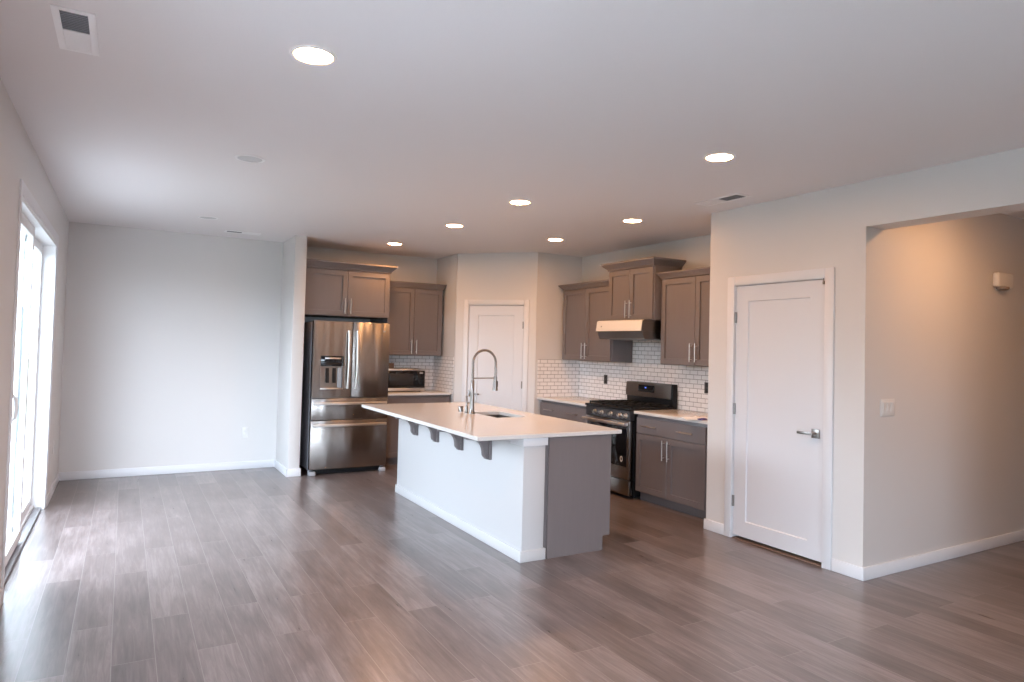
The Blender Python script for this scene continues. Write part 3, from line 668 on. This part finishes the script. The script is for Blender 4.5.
def stove():
    y0, y1, xf = 5.328, 6.088, 4.500
    t = thing('gas_range', 'stainless and black gas range between the countertops', 'range', (4.83, 5.708, 0))
    MB().box(4.56, 5.165, y0, y1, 0.02, 0.900, 0.003).build('body', BLACK, t)
    for a in (4.62, 5.10):
        for b in (y0 + 0.05, y1 - 0.05): MB().lathe([(0.018, 0), (0.018, 0.022)], (a, b, 0)).build('foot', BLACK, t)
    c = MB().prism([(xf + 0.004, 0.800), (xf + 0.062, 0.800), (xf + 0.062, 0.905), (xf + 0.022, 0.905), (xf + 0.010, 0.893)], 'Y', y0, y1).build('control_panel', BSTEEL, t)
    for y in (5.915, 5.795, 5.640, 5.487, 5.395):
        k = MB().lathe([(0.025, 0.0), (0.025, -0.008), (0.021, -0.012), (0.019, -0.034), (0.016, -0.037), (0, -0.037)], (xf + 0.008, y, 0.846), 'X', cap1=False).build('knob', STEELB, c)
        MB().box(xf - 0.031, xf - 0.022, y - 0.003, y + 0.003, 0.846, 0.864).build('pointer', BLACK, k)
    d = MB().box(xf, xf + 0.055, y0 + 0.004, y1 - 0.004, 0.195, 0.793, 0.004).build('oven_door', STEELD, t)
    MB().box(xf - 0.002, xf + 0.004, y0 + 0.040, y1 - 0.040, 0.322, 0.735, 0.002).build('oven_window', BGLASS, d)
    r = []
    for k in range(24):
        a = 2 * math.pi * k / 24; r.append((math.cos(a), math.sin(a)))
    mb = MB(); o = (xf - 0.0035, 5.447, 0.398)
    mb.skin([[(o[0], o[1] + p[0] * 0.012, o[2] + p[1] * 0.018) for p in r], [(o[0], o[1] + p[0] * 0.021, o[2] + p[1] * 0.030) for p in r], [(o[0] + 0.0015, o[1] + p[0] * 0.021, o[2] + p[1] * 0.030) for p in r], [(o[0] + 0.0015, o[1] + p[0] * 0.012, o[2] + p[1] * 0.018) for p in r]], loop=True)
    mb.build('round_sticker', PAPER, d)['label'] = 'white ring shaped sticker'
    h = MB().tube([(xf - 0.045, y0 + 0.012, 0.762), (xf - 0.052, (y0 + y1) / 2, 0.762), (xf - 0.045, y1 - 0.012, 0.762)], 0.017, 12)
    for y in (y0 + 0.04, y1 - 0.04): h.box(xf - 0.045, xf + 0.002, y - 0.014, y + 0.014, 0.748, 0.776)
    h.build('handle', STEELB, d)
    dr = MB().box(xf + 0.004, xf + 0.055, y0 + 0.004, y1 - 0.004, 0.035, 0.182, 0.004).build('drawer', STEELD, t)
    ct = MB().box(xf - 0.010, 5.10, y0, y1, 0.900, 0.926, 0.006).build('cooktop', BLACK, t)
    for (ga, gb) in ((y0 + 0.02, y0 + 0.262), (y0 + 0.266, y1 - 0.266), (y1 - 0.262, y1 - 0.02)):
        g = MB()
        for x in (4.545, 5.055): g.box(x - 0.007, x + 0.007, ga, gb, 0.936, 0.953, 0.002)
        for y in (ga, gb): g.box(4.545, 5.055, y - 0.006 + (0.006 if y == ga else -0.006), y + 0.006 + (0.006 if y == ga else -0.006), 0.936, 0.953, 0.002)
        ym = (ga + gb) / 2
        g.box(4.545, 5.055, ym - 0.006, ym + 0.006, 0.940, 0.955, 0.002)
        for x in (4.68, 4.80, 4.93): g.box(x - 0.006, x + 0.006, ga, gb, 0.940, 0.955, 0.002)
        for x in (4.545, 5.055):
            for y in (ga + 0.006, gb - 0.006): g.box(x - 0.006, x + 0.006, y - 0.006, y + 0.006, 0.925, 0.938)
        g.build('grate', IRON, t)
    for x, y in ((4.67, y0 + 0.14), (4.94, y0 + 0.14), (4.80, (y0 + y1) / 2), (4.67, y1 - 0.14), (4.94, y1 - 0.14)):
        MB().lathe([(0.045, 0), (0.045, 0.006), (0.032, 0.007), (0.032, 0.013), (0, 0.014)], (x, y, 0.9255), cap1=False).build('burner', IRON, t)
    b = MB().box(5.095, 5.165, y0 + 0.012, y1 + 0.004, 0.900, 1.168, 0.004).build('backguard', BLACK, t)
    MB().prism([(5.078, 1.012), (5.098, 1.004), (5.098, 1.166), (5.088, 1.166)], 'Y', y0 + 0.03, y1 + 0.006).build('fascia', STEELD, b)
    MB().box(5.074, 5.084, 5.615, 5.870, 1.062, 1.140).build('display', BGLASS, b)
    MB().box(5.0735, 5.0745, 5.735, 5.760, 1.104, 1.118).build('clock', CLOCK, b)
stove()
t = thing('paper_packet', 'crumpled white paper packet with violet print on the right counter', 'packet', (4.55, 4.47, 0.908))
mb = MB(); rr = random.Random(3); rings = []
for i in range(7):
    x = 4.435 + i * 0.035
    rings.append([(x + rr.uniform(-.008, .008), 4.52 - 0.02 * i + rr.uniform(-.01, .01) + dy, 0.9085 + max(0, dz + rr.uniform(-.004, .004)) * (0.5 + 0.5 * math.sin(math.pi * (i + .5) / 7))) for dy, dz in ((-0.055, 0), (-0.03, 0.012), (0.0, 0.026), (0.03, 0.014), (0.05, 0))])
mb.skin(rings).build('wrapper', PAPER, t)
mb = MB(); rings = []
for i in range(4):
    x = 4.53 + i * 0.028
    rings.append([(x, 4.40 + dy, 0.9085 + dz * (0.6 + 0.4 * math.sin(math.pi * (i + .5) / 4))) for dy, dz in ((-0.028, 0), (-0.02, 0.012), (0.0, 0.020), (0.025, 0.014), (0.03, 0))])
mb.skin(rings).build('printed_end', VIOLET, t)

# ------------------------------------------------------------------ outlets, switch, chime
def outlet(name, label, fr, a, c, plate, sock, pw=0.070, ph=0.115, cat='outlet'):
    t = thing(name, label, cat, fr @ Vector((a, 0.004, c)))
    MB(fr).box(a - pw / 2, a + pw / 2, 0.0005, 0.006, c - ph / 2, c + ph / 2, 0.002).build('plate', plate, t)
    for dz in (-0.026, 0.026):
        MB(fr).box(a - pw * 0.24, a + pw * 0.24, 0.004, 0.0085, c + dz - 0.019, c + dz + 0.019, 0.002).build('receptacle', sock, t)
RT = frame((XR - 0.010, 0, 0), (0, -1, 0), (-1, 0, 0))
outlet('wall_outlet', 'black wall outlet on the tile left of the range', RT, -6.592, 1.158, mat('dark_bronze_plate', (0.055, 0.048, 0.046), 0.4), BRONZE, 0.068, 0.112)
outlet('wall_outlet', 'black wall outlet on the tile above the right counter', RT, -4.925, 1.160, bpy.data.materials['dark_bronze_plate'], BRONZE, 0.068, 0.112)
NF = frame((0, YN, 0), (1, 0, 0), (0, -1, 0))
outlet('wall_outlet', 'white wall outlet low on the nook wall', NF, 1.282, 0.432, PLASTIC, PLASTIC, 0.07, 0.125)
outlet('wall_outlet', 'white wall outlet low on the left wall near the corner', SF, 7.74, 0.455, PLASTIC, PLASTIC)
HF = frame((0, YH, 0), (1, 0, 0), (0, -1, 0))
t = thing('light_switch', 'white three gang light switch on the hallway wall', 'light switch', (4.67, YH, 1.168))
MB(HF).box(4.588, 4.752, 0.0005, 0.006, 1.108, 1.228, 0.002).build('plate', PLASTIC, t)
for a in (4.624, 4.670, 4.716):
    MB(HF).prism([(0.004, 1.134), (0.007, 1.134), (0.013, 1.202), (0.004, 1.202)], 'X', a - 0.0165, a + 0.0165).build('rocker', PLASTIC, t)
t = thing('door_chime', 'white wall mounted chime box high on the hallway wall', 'chime', (6.24, YH, 2.17))
MB(HF).box(6.12, 6.37, 0.001, 0.050, 2.118, 2.238, 0.016, 3).build('cover', PLASTIC, t)
MB(HF).lathe([(0.05, 0.0), (0.05, -0.012), (0.035, -0.022), (0, -0.024)], (6.23, 0.026, 2.119), cap1=False).build('lower_cup', mat('brown_cup', (0.30, 0.24, 0.2), 0.6), t)  # darker brown cup below the cover

# ------------------------------------------------------------------ recessed lights and ceiling vents
def downlight(x, y, lit, label, lens=None, group='recessed ceiling lights'):
    t = thing('recessed_light', label, 'ceiling light', (x, y, H), group)
    MB().lathe([(0.078, -0.0005), (0.078, -0.004), (0.082, -0.007), (0.092, -0.006), (0.096, -0.0005)], (x, y, H), seg=40, cap0=False, cap1=False).build('trim_ring', FIXT, t)
    MB().lathe([(0.0, -0.003), (0.0785, -0.003)], (x, y, H), seg=40, cap0=False, cap1=False).build('lens', lens or (LAMP if lit else UNLIT), t)
for x, y, lit, label in [
    (0.648, 2.861, 1, 'lit round recessed light nearest the camera, by the left ceiling vent'),
    (0.680, 4.731, 0, 'unlit round recessed light in front of the sliding door, nearer of the two unlit'),
    (0.673, 7.272, 0, 'unlit round recessed light close to the nook wall, beside the small vent'),
    (2.780, 7.690, 1, 'lit round recessed light just in front of the refrigerator cabinet'),
    (2.841, 6.127, 1, 'lit round recessed light above the far end of the island'),
    (2.817, 4.792, 1, 'lit round recessed light above the near half of the island'),
    (4.119, 6.204, 1, 'lit round recessed light in front of the pantry door'),
    (4.073, 4.841, 1, 'lit round recessed light in front of the right wall cabinet'),
    (3.160, 2.940, 1, 'lit round recessed light above open floor before the closet door')]:
    downlight(x, y, lit, label)
downlight(5.15, 1.92, 1, 'lit round recessed light in the hallway ceiling', HALLLAMP)
def vent(label, x0, x1, y0, y1, along):
    """two-bank register; its long side runs along 'along'; the low half leans one way, the high half the other"""
    t = thing('ceiling_vent', label, 'vent', ((x0 + x1) / 2, (y0 + y1) / 2, H))
    z = H; f = 0.026
    mb = MB()
    mb.box(x0, x0 + f, y0, y1, z - 0.006, z - 0.0005, 0.002).box(x1 - f, x1, y0, y1, z - 0.006, z - 0.0005, 0.002)
    mb.box(x0 + f, x1 - f, y0, y0 + f, z - 0.006, z - 0.0005, 0.002).box(x0 + f, x1 - f, y1 - f, y1, z - 0.006, z - 0.0005, 0.002)
    if along == 'Y': mb.box(x0 + f, x1 - f, (y0 + y1) / 2 - 0.008, (y0 + y1) / 2 + 0.008, z - 0.006, z - 0.0005)
    else: mb.box((x0 + x1) / 2 - 0.008, (x0 + x1) / 2 + 0.008, y0 + f, y1 - f, z - 0.006, z - 0.0005)
    mb.build('frame', FIXT, t)
    MB().box(x0 + f - 0.002, x1 - f + 0.002, y0 + f - 0.002, y1 - f + 0.002, z - 0.0012, z - 0.0004).build('duct_shade', DUCT, t)  # flat grey sheet standing for the shade inside the duct
    lo, hi = (y0, y1) if along == 'Y' else (x0, x1)
    m = (lo + hi) / 2
    for (s0, s1, tilt) in ((lo + f, m - 0.008, -1), (m + 0.008, hi - f, 1)):
        mb = MB(); n = max(3, int((s1 - s0) / 0.016))
        for i in range(n):
            c = s0 + (i + 0.5) * (s1 - s0) / n; w_ = (s1 - s0) / n
            if tilt > 0: pr = [(c - w_ * 0.55, z - 0.0042), (c - w_ * 0.55, z - 0.0050), (c + w_ * 0.55, z - 0.0036), (c + w_ * 0.55, z - 0.0028)]
            else: pr = [(c - 0.0012, z - 0.0055), (c + 0.0008, z - 0.0055), (c + 0.0018, z - 0.0015), (c - 0.0002, z - 0.0015)]
            if along == 'Y': mb.prism(pr, 'X', x0 + f, x1 - f)
            else: mb.prism(pr, 'Y', y0 + f, y1 - f)
        mb.build('louver_bank', FIXT if tilt > 0 else GREYPL, t)  # low bank greyed, shade between its slats painted in
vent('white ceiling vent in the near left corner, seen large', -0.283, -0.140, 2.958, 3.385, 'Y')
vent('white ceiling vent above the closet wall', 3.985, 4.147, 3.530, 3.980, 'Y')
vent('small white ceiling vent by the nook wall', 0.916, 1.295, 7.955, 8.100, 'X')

# ------------------------------------------------------------------ outside
struct('ground', MB().box(-40, 40, -40, 60, -0.35, -0.16), LAWN, 'dark green lawn around the house', 'ground')
tag(MB().box(-4.2, XL - 0.141, 4.2, 14.5, -0.20, -0.10, 0.01).build('dim_deck', DECK), 'added dark deck outside the sliding door, dims bounced light', 'patio', None, 'structure')  # added dark surface, cuts the bright bounce on the ceiling
tag(MB().box(-4.2, XL - 0.141, -3.4, 4.19, -0.20, -0.10, 0.01).build('bounce_slab', CONC), 'added pale slab outside the left wall window, bounces light upward', 'patio', None, 'structure')  # unseen reflector added to brighten the near ceiling
tag(MB().box(-1.5, 4.0, -6.0, YREAR - T - 0.001, -0.20, -0.10, 0.01).build('porch_slab', CONC), 'concrete porch slab behind the rear window', 'patio', None, 'structure')
hg = MB(); rh = random.Random(8)
for i in range(30):
    y = -8 + i * 1.05; rr_ = 0.62 + rh.uniform(0, 0.25)
    hg.lathe([(0.05, -0.2), (rr_, 0.1), (rr_ * 1.1, 1.0), (rr_ * 0.9, 1.8), (rr_ * 0.4, 2.3 + rh.uniform(0, .3)), (0.03, 2.65)], (-9.5 + rh.uniform(-.15, .15), y, -0.1), seg=14)
tag(hg.build('sky_screen', SKYSCREEN), 'added dark row of bushes that blocks low sky light', 'sky_screen', None, 'stuff')  # bushes added out of view to block low daylight
def fence():
    t = thing('fence', 'blue grey board fence seen through the sliding door', 'fence', (-1.5, 13.5, -0.10))
    mb = MB()
    for i in range(12): mb.box(-1.50, -1.48, 12.15 + i * 0.145, 12.15 + i * 0.145 + 0.14, -0.05, 1.95)
    mb.build('boards', FENCE, t)
    MB().box(-1.53, -1.45, 12.13, 14.30, 1.95, 1.99, 0.004).build('top_rail', DUCT, t)
    for y in (12.13, 13.88, 14.22): MB().box(-1.53, -1.45, y, y + 0.07, -0.10, 1.95).build('post', FENCE, t)
fence()
